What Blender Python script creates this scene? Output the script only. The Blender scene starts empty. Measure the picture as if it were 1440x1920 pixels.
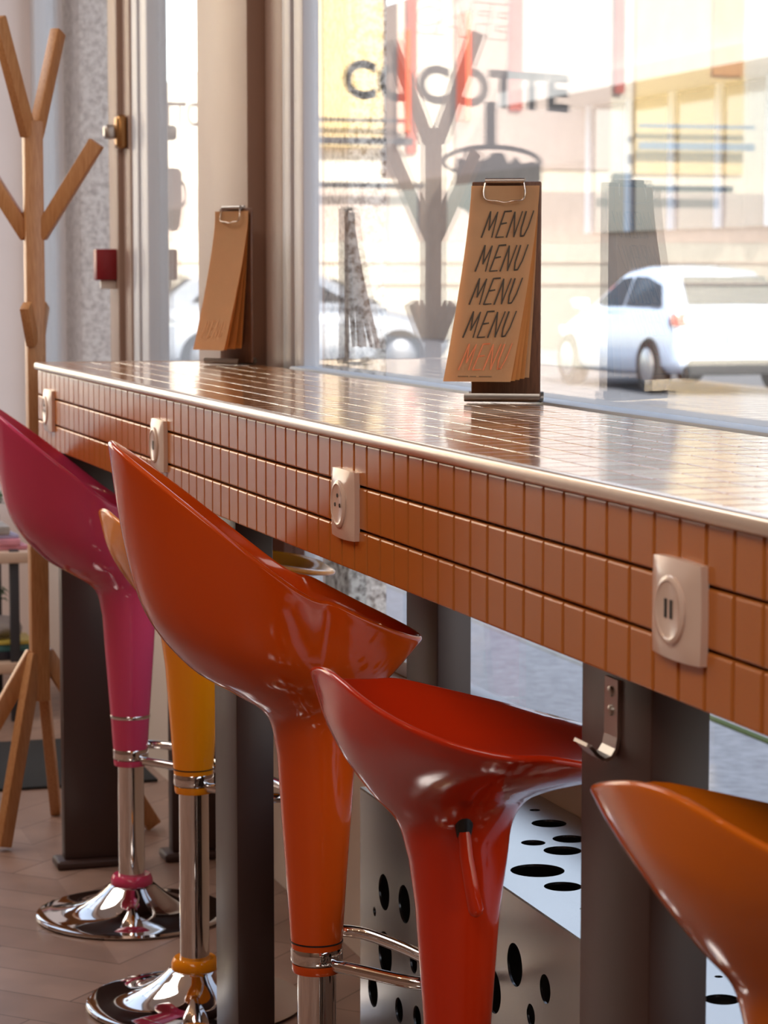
import bpy, bmesh, math, random
from mathutils import Vector, Matrix
random.seed(4)
SC = bpy.context.scene
COL = SC.collection
PI = math.pi

# ------------------------------------------------------------------ camera, sky, sun, exposure
YAW = 0.30258          # camera heading, measured from -X towards +Y
PITCH = 0.09715
FW = Vector((-math.cos(YAW) * math.cos(PITCH), math.sin(YAW) * math.cos(PITCH), -math.sin(PITCH)))
RT = Vector((math.sin(YAW), math.cos(YAW), 0))
UP = RT.cross(FW)
cd = bpy.data.cameras.new('camera')
cam = bpy.data.objects.new('camera', cd)
COL.objects.link(cam)
cam.matrix_world = Matrix(((RT.x, UP.x, -FW.x, 4.8716), (RT.y, UP.y, -FW.y, -0.7982), (RT.z, UP.z, -FW.z, 1.19), (0, 0, 0, 1)))
cd.sensor_width = 36
cd.sensor_fit = 'AUTO'
cd.lens = 86.2
cd.clip_start = 0.05
cd.clip_end = 400
cd.dof.use_dof = True
cd.dof.focus_distance = 2.95
cd.dof.aperture_fstop = 13
SC.camera = cam

SUN_E, SKY_E, EXPO = 13.0, 0.44, 0.0
LAMP_W, FILL_W = 6.0, 60.0
SC.view_settings.view_transform = 'Standard'
SC.view_settings.look = 'None'
SC.view_settings.gamma = 1
SC.view_settings.exposure = EXPO
SC.view_settings.use_curve_mapping = False
try:
    SC.cycles.use_denoising = True
    SC.cycles.max_bounces = 12
    SC.cycles.transparent_max_bounces = 24
    SC.cycles.caustics_reflective = False
    SC.cycles.caustics_refractive = False
    SC.cycles.sample_clamp_indirect = 6
except Exception:
    pass
W = bpy.data.worlds.new('sky')
SC.world = W
W.use_nodes = True
nt = W.node_tree
bg = nt.nodes['Background']
sk = nt.nodes.new('ShaderNodeTexSky')
sk.sky_type = 'NISHITA'
sk.sun_disc = False
SUNDIR = Vector((0.88, -0.13, 0.50)).normalized()      # towards the sun
sk.sun_elevation = math.asin(SUNDIR.z)
sk.sun_rotation = math.atan2(SUNDIR.x, SUNDIR.y)
hs = nt.nodes.new('ShaderNodeHueSaturation')
hs.inputs['Saturation'].default_value = .6
nt.links.new(sk.outputs[0], hs.inputs['Color'])
nt.links.new(hs.outputs[0], bg.inputs[0])
bg.inputs[1].default_value = SKY_E
sl = bpy.data.lights.new('sun', 'SUN')
sl.energy = SUN_E
sl.angle = 0.01
sl.color = (1, .95, .86)
so = bpy.data.objects.new('sun', sl)
so.rotation_euler = (-SUNDIR).to_track_quat('-Z', 'Y').to_euler()
so.location = (8, -10, 14)
COL.objects.link(so)
for k, (x, y) in enumerate(((3.4, -1.5), (2.5, -1.7), (1.6, -1.9), (0.7, -2.1))):
    l = bpy.data.lights.new('ceiling_lamp', 'POINT')
    l.energy = LAMP_W
    l.color = (1, .62, .33)
    l.shadow_soft_size = .045
    o = bpy.data.objects.new('ceiling_lamp', l)
    o.location = (x, y, 2.5)
    COL.objects.link(o)
for x, y, e in ((-0.9, -1.5, 1.0), (4.9, -1.6, .75)):  # added fill: area lights brightening the room, not fixtures of the café
    l = bpy.data.lights.new('fill_light', 'AREA')
    l.shape = 'RECTANGLE'
    l.size, l.size_y = 2.4, 1.2
    l.energy = FILL_W * e
    l.color = (1, .94, .88)
    o = bpy.data.objects.new('fill_light', l)
    o.location = (x, y, 2.9)
    COL.objects.link(o)

# ------------------------------------------------------------------ materials
def lin(c):
    return tuple((v / 255 / 12.92) if v / 255 <= .04045 else ((v / 255 + .055) / 1.055) ** 2.4 for v in c) + (1,)
def mat(name, rgb, rough=.5, metal=0., spec=.5, coat=0., coatr=.04, noise=0., nscale=40., bump=0., bscale=200., sss=0.):
    m = bpy.data.materials.new(name)
    m.use_nodes = True
    n = m.node_tree
    p = n.nodes['Principled BSDF']
    p.inputs['Base Color'].default_value = lin(rgb)
    p.inputs['Roughness'].default_value = rough
    p.inputs['Metallic'].default_value = metal
    p.inputs['Specular IOR Level'].default_value = spec
    p.inputs['Coat Weight'].default_value = coat
    p.inputs['Coat Roughness'].default_value = coatr
    if sss:
        p.inputs['Subsurface Weight'].default_value = sss
        p.inputs['Subsurface Radius'].default_value = (.05, .022, .012)
    tc = n.nodes.new('ShaderNodeTexCoord')
    if noise:
        t = n.nodes.new('ShaderNodeTexNoise')
        t.inputs['Scale'].default_value = nscale
        t.inputs['Detail'].default_value = 4
        mx = n.nodes.new('ShaderNodeMix')
        mx.data_type = 'RGBA'
        mx.blend_type = 'MULTIPLY'
        mx.inputs[0].default_value = 1
        r = n.nodes.new('ShaderNodeMapRange')
        r.inputs['From Min'].default_value = .3
        r.inputs['From Max'].default_value = .7
        r.inputs['To Min'].default_value = 1 - noise
        r.inputs['To Max'].default_value = 1 + noise * .3
        n.links.new(tc.outputs['Object'], t.inputs['Vector'])
        n.links.new(t.outputs[0], r.inputs[0])
        mx.inputs[6].default_value = lin(rgb)
        n.links.new(r.outputs[0], mx.inputs[7])
        n.links.new(mx.outputs[2], p.inputs['Base Color'])
    if bump:
        t = n.nodes.new('ShaderNodeTexNoise')
        t.inputs['Scale'].default_value = bscale
        b = n.nodes.new('ShaderNodeBump')
        b.inputs['Strength'].default_value = bump
        b.inputs['Distance'].default_value = .002
        n.links.new(tc.outputs['Object'], t.inputs['Vector'])
        n.links.new(t.outputs[0], b.inputs['Height'])
        n.links.new(b.outputs[0], p.inputs['Normal'])
    return m
def glass_mat(name, tint=(1, 1, 1, 1), r0=.04):
    m = bpy.data.materials.new(name)
    m.use_nodes = True
    n = m.node_tree
    n.nodes.clear()
    out = n.nodes.new('ShaderNodeOutputMaterial')
    tr = n.nodes.new('ShaderNodeBsdfTransparent')
    tr.inputs[0].default_value = tint
    gl = n.nodes.new('ShaderNodeBsdfGlossy')
    gl.inputs['Roughness'].default_value = 0
    mx = n.nodes.new('ShaderNodeMixShader')
    lw = n.nodes.new('ShaderNodeLayerWeight')
    lw.inputs[0].default_value = .5
    pw = n.nodes.new('ShaderNodeMath'); pw.operation = 'POWER'; pw.inputs[1].default_value = 5
    ml = n.nodes.new('ShaderNodeMath'); ml.operation = 'MULTIPLY_ADD'; ml.inputs[1].default_value = 1 - r0; ml.inputs[2].default_value = r0
    n.links.new(lw.outputs['Facing'], pw.inputs[0])
    n.links.new(pw.outputs[0], ml.inputs[0])
    n.links.new(ml.outputs[0], mx.inputs[0])
    n.links.new(tr.outputs[0], mx.inputs[1])
    n.links.new(gl.outputs[0], mx.inputs[2])
    n.links.new(mx.outputs[0], out.inputs[0])
    return m
def granite_mat():
    m = mat('granite', (172, 170, 166), .6)
    n = m.node_tree
    p = n.nodes['Principled BSDF']
    tc = n.nodes.new('ShaderNodeTexCoord')
    v = n.nodes.new('ShaderNodeTexNoise'); v.inputs['Scale'].default_value = 52; v.inputs['Detail'].default_value = 6; v.inputs['Roughness'].default_value = .75
    r = n.nodes.new('ShaderNodeValToRGB')
    r.color_ramp.elements[0].position = .38; r.color_ramp.elements[0].color = lin((70, 66, 62))
    r.color_ramp.elements[1].position = .56; r.color_ramp.elements[1].color = lin((214, 212, 208))
    e = r.color_ramp.elements.new(.47); e.color = lin((158, 154, 150))
    n.links.new(tc.outputs['Object'], v.inputs['Vector'])
    n.links.new(v.outputs[0], r.inputs[0])
    n.links.new(r.outputs[0], p.inputs['Base Color'])
    return m
def wood_mat(name, a, b, scale=(1, 1, 1), rough=.45, wscale=9.):
    m = mat(name, a, rough)
    n = m.node_tree
    p = n.nodes['Principled BSDF']
    tc = n.nodes.new('ShaderNodeTexCoord')
    mp = n.nodes.new('ShaderNodeMapping'); mp.inputs['Scale'].default_value = scale
    t = n.nodes.new('ShaderNodeTexNoise'); t.inputs['Scale'].default_value = wscale; t.inputs['Detail'].default_value = 6; t.inputs['Distortion'].default_value = .6
    r = n.nodes.new('ShaderNodeValToRGB')
    r.color_ramp.elements[0].position = .32; r.color_ramp.elements[0].color = lin(a)
    r.color_ramp.elements[1].position = .68; r.color_ramp.elements[1].color = lin(b)
    n.links.new(tc.outputs['Object'], mp.inputs[0]); n.links.new(mp.outputs[0], t.inputs['Vector'])
    n.links.new(t.outputs[0], r.inputs[0]); n.links.new(r.outputs[0], p.inputs['Base Color'])
    return m
def floor_mat():
    # herringbone-like parquet: two brick patterns at +-45 degrees alternating in stripes
    m = mat('parquet', (140, 105, 85), .38)
    n = m.node_tree
    p = n.nodes['Principled BSDF']
    tc = n.nodes.new('ShaderNodeTexCoord')
    cols = []
    for s in (1, -1):
        mp = n.nodes.new('ShaderNodeMapping'); mp.inputs['Rotation'].default_value = (0, 0, s * PI / 4)
        b = n.nodes.new('ShaderNodeTexBrick')
        b.inputs['Color1'].default_value = lin((154, 126, 112)); b.inputs['Color2'].default_value = lin((136, 108, 94)); b.inputs['Mortar'].default_value = lin((84, 62, 52))
        b.inputs['Scale'].default_value = 1; b.inputs['Mortar Size'].default_value = .0015
        b.inputs['Brick Width'].default_value = .6; b.inputs['Row Height'].default_value = .11
        n.links.new(tc.outputs['Object'], mp.inputs[0]); n.links.new(mp.outputs[0], b.inputs['Vector'])
        cols.append(b)
    sx = n.nodes.new('ShaderNodeSeparateXYZ'); n.links.new(tc.outputs['Object'], sx.inputs[0])
    f = n.nodes.new('ShaderNodeMath'); f.operation = 'MULTIPLY'; f.inputs[1].default_value = 1.2
    f2 = n.nodes.new('ShaderNodeMath'); f2.operation = 'FRACT'
    f3 = n.nodes.new('ShaderNodeMath'); f3.operation = 'GREATER_THAN'; f3.inputs[1].default_value = .5
    n.links.new(sx.outputs[1], f.inputs[0]); n.links.new(f.outputs[0], f2.inputs[0]); n.links.new(f2.outputs[0], f3.inputs[0])
    mx = n.nodes.new('ShaderNodeMix'); mx.data_type = 'RGBA'
    n.links.new(f3.outputs[0], mx.inputs[0]); n.links.new(cols[0].outputs[0], mx.inputs[6]); n.links.new(cols[1].outputs[0], mx.inputs[7])
    t = n.nodes.new('ShaderNodeTexNoise'); t.inputs['Scale'].default_value = 9
    n.links.new(tc.outputs['Object'], t.inputs['Vector'])
    mm = n.nodes.new('ShaderNodeMix'); mm.data_type = 'RGBA'; mm.blend_type = 'OVERLAY'; mm.inputs[0].default_value = .3
    n.links.new(mx.outputs[2], mm.inputs[6]); n.links.new(t.outputs[0], mm.inputs[7])
    n.links.new(mm.outputs[2], p.inputs['Base Color'])
    return m

M = dict(
    tile=mat('caramel_tile', (188, 113, 49), .22, spec=.45, noise=.06, nscale=3),
    tiletop=mat('caramel_tile_polished', (196, 132, 74), .2, spec=1., coat=1., coatr=.1, noise=.06, nscale=3),
    grout=mat('dark_grout', (62, 40, 30), .8),
    trim=mat('edge_trim', (228, 212, 196), .25, metal=.6),
    plate=mat('socket_plastic', (226, 204, 190), .18, spec=.6),
    slot=mat('socket_hole', (30, 24, 22), .6),
    leg=mat('brown_lacquered_steel', (60, 40, 35), .42, metal=.1),
    steel=mat('brushed_steel', (190, 184, 178), .32, metal=1),
    perf=mat('brushed_perforated_steel', (168, 165, 164), .24, metal=1, noise=.1, nscale=2),
    chrome=mat('chrome', (225, 222, 220), .05, metal=1),
    wire=mat('polished_wire', (215, 200, 185), .12, metal=1),
    pink=mat('pink_plastic', (206, 68, 106), .11, spec=.45, sss=.12),
    yellow=mat('yellow_orange_plastic', (246, 150, 18), .11, spec=.45, sss=.12),
    orange=mat('orange_plastic', (214, 80, 15), .11, spec=.45, sss=.12),
    red=mat('red_orange_plastic', (202, 48, 14), .11, spec=.45, sss=.12),
    amber=mat('amber_plastic', (216, 110, 16), .11, spec=.45, sss=.12),
    black=mat('black_plastic', (18, 16, 16), .4),
    paper=mat('kraft_paper', (240, 196, 146), .7, noise=.04, nscale=30),
    paper2=mat('orange_kraft_paper', (234, 172, 100), .7),
    ink=mat('black_ink', (72, 63, 52), .7),
    inkfade=mat('faded_black_ink', (120, 98, 74), .7),
    inkred=mat('orange_ink', (232, 138, 92), .7),
    inkpale=mat('pale_orange_ink', (228, 172, 122), .7),
    board=wood_mat('walnut_board', (92, 58, 40), (116, 76, 52), (30, 30, 4)),
    bamboo=wood_mat('bamboo', (174, 120, 74), (198, 148, 100), (40, 40, 3), .4),
    wall=mat('plaster_pale_rose', (234, 222, 219), .8, noise=.04, nscale=4),
    wallback=mat('plaster_warm_brown', (128, 100, 84), .85),
    ceil=mat('ceiling_white', (236, 228, 220), .9),
    beige=mat('beige_paint', (160, 134, 120), .45, noise=.04, nscale=6),
    lowwall=mat('low_wall_paint', (214, 196, 180), .6),
    frame=mat('grey_white_frame', (206, 208, 214), .4),
    floor=floor_mat(),
    glass=glass_mat('window_glass'),
    vinyl=mat('grey_vinyl', (58, 56, 58), .6),
    vinylpale=mat('pale_pink_vinyl', (214, 190, 180), .6),
    granite=granite_mat(),
    pave=mat('grey_asphalt_paving', (186, 188, 194), .8, noise=.25, nscale=26, bump=.3, bscale=90),
    road=mat('road_asphalt', (98, 100, 106), .85, noise=.15, nscale=8),
    kerb=mat('kerb_stone', (190, 190, 188), .8, noise=.15, nscale=12),
    moss=mat('moss', (88, 104, 48), .9),
    yfac=mat('yellow_cladding', (255, 224, 160), .7, noise=.03, nscale=.8),
    cream=mat('cream_render', (246, 238, 220), .8),
    pinkfac=mat('pinkish_render', (224, 204, 192), .85, noise=.05, nscale=1.5),
    greyfac=mat('grey_pink_render', (168, 154, 146), .85, noise=.06, nscale=1.5),
    greystone=mat('grey_beige_stone', (150, 136, 124), .85, noise=.12, nscale=3),
    stone=mat('beige_stone', (212, 192, 174), .85, noise=.1, nscale=4),
    concrete=mat('pale_concrete', (196, 192, 186), .85, noise=.08, nscale=2),
    darkrail=mat('dark_railing', (52, 52, 58), .6),
    bluerail=mat('pale_blue_railing', (150, 164, 182), .6),
    redshut=mat('red_shutter', (196, 84, 62), .7),
    orshut=mat('orange_shutter', (236, 170, 96), .7),
    shop=mat('dark_window_glass', (58, 66, 76), .08, spec=.8),
    shopframe=mat('pale_blue_frame', (176, 190, 206), .5),
    brownfac=mat('brown_render', (110, 88, 76), .8),
    carw=mat('white_car_paint', (172, 188, 212), .15, coat=1.),
    cars=mat('silver_car_paint', (196, 204, 216), .2, metal=.3, coat=1.),
    carglass=mat('car_glass', (40, 52, 64), .08, spec=.4),
    tyre=mat('tyre', (28, 28, 30), .8),
    rim=mat('wheel_rim', (160, 162, 168), .3, metal=.8),
    lampred=mat('red_lamp_lens', (180, 34, 30), .15),
    lampwhite=mat('clear_lamp_lens', (236, 232, 230), .1),
    numplate=mat('number_plate', (232, 232, 226), .5),
    eublue=mat('blue_strip', (40, 84, 190), .5),
    leaf=mat('leaf_green', (60, 110, 40), .5, noise=.3, nscale=30),
    leafy=mat('leaf_yellow_green', (150, 140, 40), .5),
    pot=mat('pale_pot', (196, 176, 164), .6),
    shelf=mat('pale_shelf_board', (214, 186, 164), .5),
    mag1=mat('pink_magazine', (226, 150, 166), .4, noise=.3, nscale=25),
    mag2=mat('lilac_magazine', (176, 172, 200), .4),
    mag3=mat('yellow_magazine', (206, 186, 84), .4),
    mag4=mat('teal_magazine', (84, 138, 142), .4),
    mag5=mat('dark_magazine', (44, 42, 54), .4),
    mag6=mat('orange_magazine', (232, 118, 52), .4),
    bag=mat('grey_cloth', (176, 168, 162), .8, noise=.3, nscale=20),
    mat=mat('black_floor_mat', (36, 38, 40), .9, bump=.4, bscale=400),
    redbox=mat('dark_red_plastic', (138, 24, 34), .35),
    brass=mat('worn_brass', (176, 134, 86), .3, metal=.9),
    white=mat('white_plastic', (238, 236, 232), .35),
)

# ------------------------------------------------------------------ mesh helpers
def bm_new():
    return bmesh.new()
def box(bm, x0, x1, y0, y1, z0, z1, bev=0., seg=2, mx=None):
    n0 = len(bm.verts)
    vs = [bm.verts.new((x, y, z)) for x in (x0, x1) for y in (y0, y1) for z in (z0, z1)]
    fs = []
    for q in ((0, 1, 3, 2), (4, 6, 7, 5), (0, 4, 5, 1), (2, 3, 7, 6), (0, 2, 6, 4), (1, 5, 7, 3)):
        fs.append(bm.faces.new([vs[i] for i in q]))
    if bev > 0:
        es = list({e for f in fs for e in f.edges})
        r = bmesh.ops.bevel(bm, geom=es, offset=bev, segments=seg, affect='EDGES', profile=.5)
        vs = list({v for f in r['faces'] for v in f.verts} | {v for v in vs if v.is_valid})
    if mx is not None:
        for v in vs:
            if v.is_valid:
                v.co = mx @ v.co
    return vs
def lathe(bm, prof, c=(0, 0, 0), n=48, cap=True, closed=False):
    rings = []
    for r, z in prof:
        rings.append([bm.verts.new((c[0] + r * math.cos(2 * PI * k / n), c[1] + r * math.sin(2 * PI * k / n), c[2] + z)) for k in range(n)])
    for a, b in zip(rings, rings[1:]):
        for k in range(n):
            bm.faces.new((a[k], a[(k + 1) % n], b[(k + 1) % n], b[k]))
    if closed:
        a, b = rings[-1], rings[0]
        for k in range(n):
            bm.faces.new((a[k], a[(k + 1) % n], b[(k + 1) % n], b[k]))
    elif cap:
        bm.faces.new(rings[0][::-1])
        bm.faces.new(rings[-1])
    return rings
def tube(bm, pts, r, n=10, cap=True, loop=False):
    pts = [Vector(p) for p in pts]
    m = len(pts)
    rings = []
    up = None
    for i, p in enumerate(pts):
        if loop:
            t = (pts[(i + 1) % m] - pts[i - 1]).normalized()
        else:
            t = (pts[min(i + 1, m - 1)] - pts[max(i - 1, 0)]).normalized()
        if up is None:
            up = Vector((0, 0, 1)) if abs(t.z) < .9 else Vector((1, 0, 0))
        a = t.cross(up).normalized()
        b = a.cross(t).normalized()
        up = b
        rr = r[i] if isinstance(r, (list, tuple)) else r
        rings.append([bm.verts.new(p + a * rr * math.cos(2 * PI * k / n) + b * rr * math.sin(2 * PI * k / n)) for k in range(n)])
    prs = list(zip(rings, rings[1:])) + ([(rings[-1], rings[0])] if loop else [])
    for A, B in prs:
        for k in range(n):
            bm.faces.new((A[k], A[(k + 1) % n], B[(k + 1) % n], B[k]))
    if cap and not loop:
        bm.faces.new(rings[0][::-1]); bm.faces.new(rings[-1])
def prism(bm, poly, h, mx=None):
    """polygon in (u, v), extruded by h along w"""
    a = [bm.verts.new((u, v, 0)) for u, v in poly]
    b = [bm.verts.new((u, v, h)) for u, v in poly]
    n = len(poly)
    bm.faces.new(a[::-1]); bm.faces.new(b)
    for k in range(n):
        bm.faces.new((a[k], a[(k + 1) % n], b[(k + 1) % n], b[k]))
    if mx is not None:
        for v in a + b:
            v.co = mx @ v.co
def bar(bm, p0, p1, w, d, side=None, bev=.003):
    """rectangular stick from p0 to p1: w along the given side direction, d along the other"""
    p0, p1 = Vector(p0), Vector(p1)
    t = (p1 - p0).normalized()
    s = Vector(side) if side is not None else Vector((1, 0, 0))
    s = (s - t * s.dot(t)).normalized()
    q = t.cross(s)
    mx = Matrix(((s.x, q.x, t.x, p0.x), (s.y, q.y, t.y, p0.y), (s.z, q.z, t.z, p0.z), (0, 0, 0, 1)))
    box(bm, -w / 2, w / 2, -d / 2, d / 2, 0, (p1 - p0).length, bev, 2, mx)
def fin(name, bm, m, parent=None, smooth=None, label=None):
    bmesh.ops.recalc_face_normals(bm, faces=bm.faces)
    me = bpy.data.meshes.new(name)
    bm.to_mesh(me)
    bm.free()
    for mm in (m if isinstance(m, (list, tuple)) else [m]):
        me.materials.append(mm)
    if smooth is not None:
        for p in me.polygons:
            p.use_smooth = True
        try:
            me.set_sharp_from_angle(angle=math.radians(smooth))
        except Exception:
            pass
    o = bpy.data.objects.new(name, me)
    COL.objects.link(o)
    if parent is not None:
        o.parent = parent
    if label:
        o['label'] = label
    return o
def tag(o, label, cat, group=None):
    o['label'] = label
    o['category'] = cat
    if group:
        o['group'] = group
    return o
def thing(name, loc, label, cat, group=None, rz=0.):
    o = bpy.data.objects.new(name, None)
    o.empty_display_size = .05
    o.location = loc
    o.rotation_euler = (0, 0, rz)
    COL.objects.link(o)
    return tag(o, label, cat, group)
def struct(name, bm, m, smooth=None):
    o = fin(name, bm, m, None, smooth)
    o['kind'] = 'structure'
    return o
def copy_tree(o, parent=None):
    c = o.copy()
    COL.objects.link(c)
    if parent is not None:
        c.parent = parent
    for ch in list(o.children):
        copy_tree(ch, c)
    return c
def quick(name, m, parent, x0, x1, y0, y1, z0, z1, bev=0., label=None):
    b = bm_new()
    box(b, x0, x1, y0, y1, z0, z1, bev)
    return fin(name, b, m, parent, 35 if bev else None, label)
def text_mesh(s, size, offset=0., extrude=.001, shear=0.):
    cu = bpy.data.curves.new('letters', 'FONT')
    cu.body = s
    cu.size = size
    cu.offset = offset
    cu.extrude = extrude
    cu.shear = shear
    cu.resolution_u = 6
    o = bpy.data.objects.new('letters', cu)
    COL.objects.link(o)
    dg = bpy.context.evaluated_depsgraph_get()
    me = bpy.data.meshes.new_from_object(o.evaluated_get(dg))
    bpy.data.objects.remove(o)
    return me
def obj_from_mesh(name, me, m, parent=None, label=None):
    me.materials.clear()
    me.materials.append(m)
    me.name = name
    o = bpy.data.objects.new(name, me)
    COL.objects.link(o)
    if parent is not None:
        o.parent = parent
    if label:
        o['label'] = label
    return o
def holed_plate(outline, holes, thick):
    """flat sheet in (u, v) with real round holes, thickness along w"""
    cu = bpy.data.curves.new('sheet', 'CURVE')
    cu.dimensions = '2D'
    cu.fill_mode = 'BOTH'
    cu.extrude = thick / 2
    def add(pts):
        s = cu.splines.new('POLY')
        s.points.add(len(pts) - 1)
        for p, q in zip(s.points, pts):
            p.co = (q[0], q[1], 0, 1)
        s.use_cyclic_u = True
    add(outline)
    for u, v, r in holes:
        add([(u + r * math.cos(2 * PI * k / 28), v + r * math.sin(2 * PI * k / 28)) for k in range(28)])
    o = bpy.data.objects.new('sheet', cu)
    COL.objects.link(o)
    dg = bpy.context.evaluated_depsgraph_get()
    me = bpy.data.meshes.new_from_object(o.evaluated_get(dg))
    bpy.data.objects.remove(o)
    return me

# ------------------------------------------------------------------ room shell
G = .456                                   # plane of the street window glass
XE = -2.62                                 # end wall
b = bm_new(); box(b, XE - .2, 6.2, -4.2, .52, -.12, 0)
struct('floor', b, M['floor'])
b = bm_new(); box(b, XE - .2, 6.2, -4.2, .56, 3.0, 3.12)
struct('ceiling', b, M['ceil'])
b = bm_new(); box(b, XE - .2, 14, -4.2, .56, 3.12, 9.0)
struct('wall_upper', b, M['concrete'])
b = bm_new(); box(b, 6.0, 6.2, -4.2, .52, 0, 3.0)
struct('wall_right', b, M['wallback'])
b = bm_new(); box(b, XE - .2, 6.2, -4.2, -4.0, 0, 3.0)
struct('wall_back', b, M['wallback'])
# end wall with the big shop window in it
WY0, WY1, WZ0, WZ1 = -2.25, .20, .42, 2.6
b = bm_new()
box(b, XE - .2, XE, WY1, .52, 0, 3.0)
box(b, XE - .2, XE, -4.0, WY0, 0, 3.0)
box(b, XE - .2, XE, WY0, WY1, 0, WZ0)
box(b, XE - .2, XE, WY0, WY1, WZ1, 3.0)
struct('wall_left', b, M['wall'])
# street side: low wall, lintel, end column
b = bm_new()
box(b, XE, 6.0, .41, .52, 0, .518)
box(b, XE, 6.0, .42, .52, 2.55, 3.0)
box(b, 4.9, 6.0, .41, .52, .518, 2.55)
struct('wall_front', b, M['lowwall'])
b = bm_new()
box(b, -.309, .1265, .40, .52, .518, 2.55, .004)
box(b, .1265, .262, .436, .52, .518, 2.55, .003)
box(b, -.40, -.309, .43, .52, .518, 2.55, .003)
struct('trim_1', b, M['beige'], 35)

def window(name, parent_kind='structure'):
    o = bpy.data.objects.new(name, None)
    COL.objects.link(o)
    o['kind'] = 'structure'
    return o
# main street window
w1 = window('window_1')
b = bm_new()
box(b, .258, .32, .436, .482, .518, 2.55, .004)
box(b, .328, .395, .440, .478, .518, 2.55, .004)
box(b, .32, .328, .445, .475, .518, 2.55)
box(b, .395, 4.9, .440, .478, .518, .545, .004)
box(b, .395, 4.9, .440, .478, 2.50, 2.55, .004)
box(b, 4.82, 4.9, .440, .478, .545, 2.50, .004)
fin('frame', b, M['frame'], w1, 35)
b = bm_new(); box(b, .395, 4.82, .411, .455, .985, 1.015, .004)
fin('rail', b, M['shopframe'], w1, 35, 'blue-grey rail behind the counter')
b = bm_new(); box(b, .39, 4.825, G, G + .006, .54, 2.505)
fin('pane', b, M['glass'], w1)
# left part of the street front
w2 = window('window_2')
b = bm_new()
box(b, -1.33, -1.215, .405, .48, .518, 2.55, .006)
box(b, -1.215, -1.13, .42, .48, .518, 2.55, .006)
fin('post', b, M['beige'], w2, 35, 'beige post')
b = bm_new()
box(b, -1.13, -1.06, .425, .48, .518, 2.55, .005)
box(b, -1.052, -.97, .43, .48, .518, 2.55, .005)
box(b, -.97, -.40, .43, .478, .518, .56, .004)
box(b, -.97, -.40, .43, .478, 2.50, 2.55, .004)
fin('frame', b, M['frame'], w2, 35, 'grey white frame')
b = bm_new()
box(b, -2.62, -2.55, .42, .48, .518, 2.55, .005)
box(b, -1.42, -1.33, .43, .48, .518, 2.55, .005)
box(b, -2.55, -1.42, .43, .478, .518, .56, .004)
fin('frame', b, M['frame'], w2, 35)
b = bm_new(); box(b, -.975, -.395, G, G + .006, .555, 2.505)
fin('pane', b, M['glass'], w2)
b = bm_new(); box(b, -2.555, -1.415, G, G + .006, .555, 2.55)
fin('pane', b, M['glass'], w2)
# lock and red box on the post
b = bm_new()
box(b, -1.20, -1.15, .392, .421, 1.495, 1.58, .012, 3)
fin('latch', b, M['brass'], w2, 40, 'brass lock on the post')
b = bm_new(); box(b, -1.20, -1.165, .365, .395, 1.52, 1.555, .008, 3)
fin('latch_knob', b, M['steel'], w2, 40, 'steel knob of the lock')
b = bm_new(); box(b, -1.27, -1.23, .352, .406, 1.172, 1.250, .004)
fin('door_holder', b, M['redbox'], w2, 40, 'dark red box on the post')
b = bm_new(); box(b, -1.26, -1.24, .365, .406, 1.150, 1.172, .004)
fin('door_holder', b, M['white'], w2, 40, 'white foot of the red box')
# end window with the café lettering
w3 = window('window_3')
b = bm_new()
box(b, XE - .08, XE - .02, WY0, WY0 + .06, WZ0, WZ1, .004)
box(b, XE - .08, XE - .02, WY1 - .06, WY1, WZ0, WZ1, .004)
box(b, XE - .08, XE - .02, WY0, WY1, WZ0, WZ0 + .06, .004)
box(b, XE - .08, XE - .02, WY0, WY1, WZ1 - .06, WZ1, .004)
fin('frame', b, M['frame'], w3, 35)
b = bm_new(); box(b, XE - .05, XE - .044, WY0 + .05, WY1 - .05, WZ0 + .05, WZ1 - .05)
pane3 = fin('pane', b, M['glass'], w3)
XD = XE - .043
def decal(me, name, y_left, y_right, z_base, tilt, m, label):
    """lettering that reads from outside: local +x runs towards -Y"""
    xs = [v.co.x for v in me.vertices]
    x0, x1 = min(xs), max(xs)
    s = (y_left - y_right) / (x1 - x0)
    for v in me.vertices:
        u = (v.co.x - x0) * s
        v.co = Vector((XD + v.co.z, y_left - u, z_base + v.co.y * s - u * tilt))
    return obj_from_mesh(name, me, m, pane3, label)
me = text_mesh('COCOTTE', .17, .0062, .0006)
decal(me, 'lettering', -.503, -1.268, 1.748, .042, M['vinyl'], 'grey COCOTTE lettering on the glass')
def stroke_text(segs, w, h):
    bm = bm_new()
    for pts in segs:
        for (a, c), (d, e) in zip(pts, pts[1:]):
            t = Vector((d - a, e - c)); L = t.length; t /= L
            q = Vector((-t.y, t.x)) * w / 2
            t2 = t * w * .3
            A = Vector((a, c)) - t2; B = Vector((d, e)) + t2
            prism(bm, [(A + q)[:], (B + q)[:], (B - q)[:], (A - q)[:]][::-1], h)
    return bm
# outlined CAFE above it: the outline of a sheared bold text
cu_me = text_mesh('CAFE', .12, .006, .0, .18)
bm = bm_new()
bm.from_mesh(cu_me)
bmesh.ops.remove_doubles(bm, verts=bm.verts, dist=.0004)
edges = [(e.verts[0].co.copy(), e.verts[1].co.copy()) for e in bm.edges if len(e.link_faces) == 1]
bm.free()
bm = bm_new()
for a, c in edges:
    t = (c - a)
    if t.length < 1e-5:
        continue
    t.normalize()
    q = Vector((-t.y, t.x, 0)) * .0013
    vs = [bm.verts.new(p) for p in (a + q, c + q, c - q, a - q)]
    bm.faces.new(vs)
me = bpy.data.meshes.new('outline'); bm.to_mesh(me); bm.free()
decal(me, 'lettering', -.72, -1.075, 1.96, .05, M['redshut'], 'thin outlined CAFE lettering on the glass')
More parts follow.
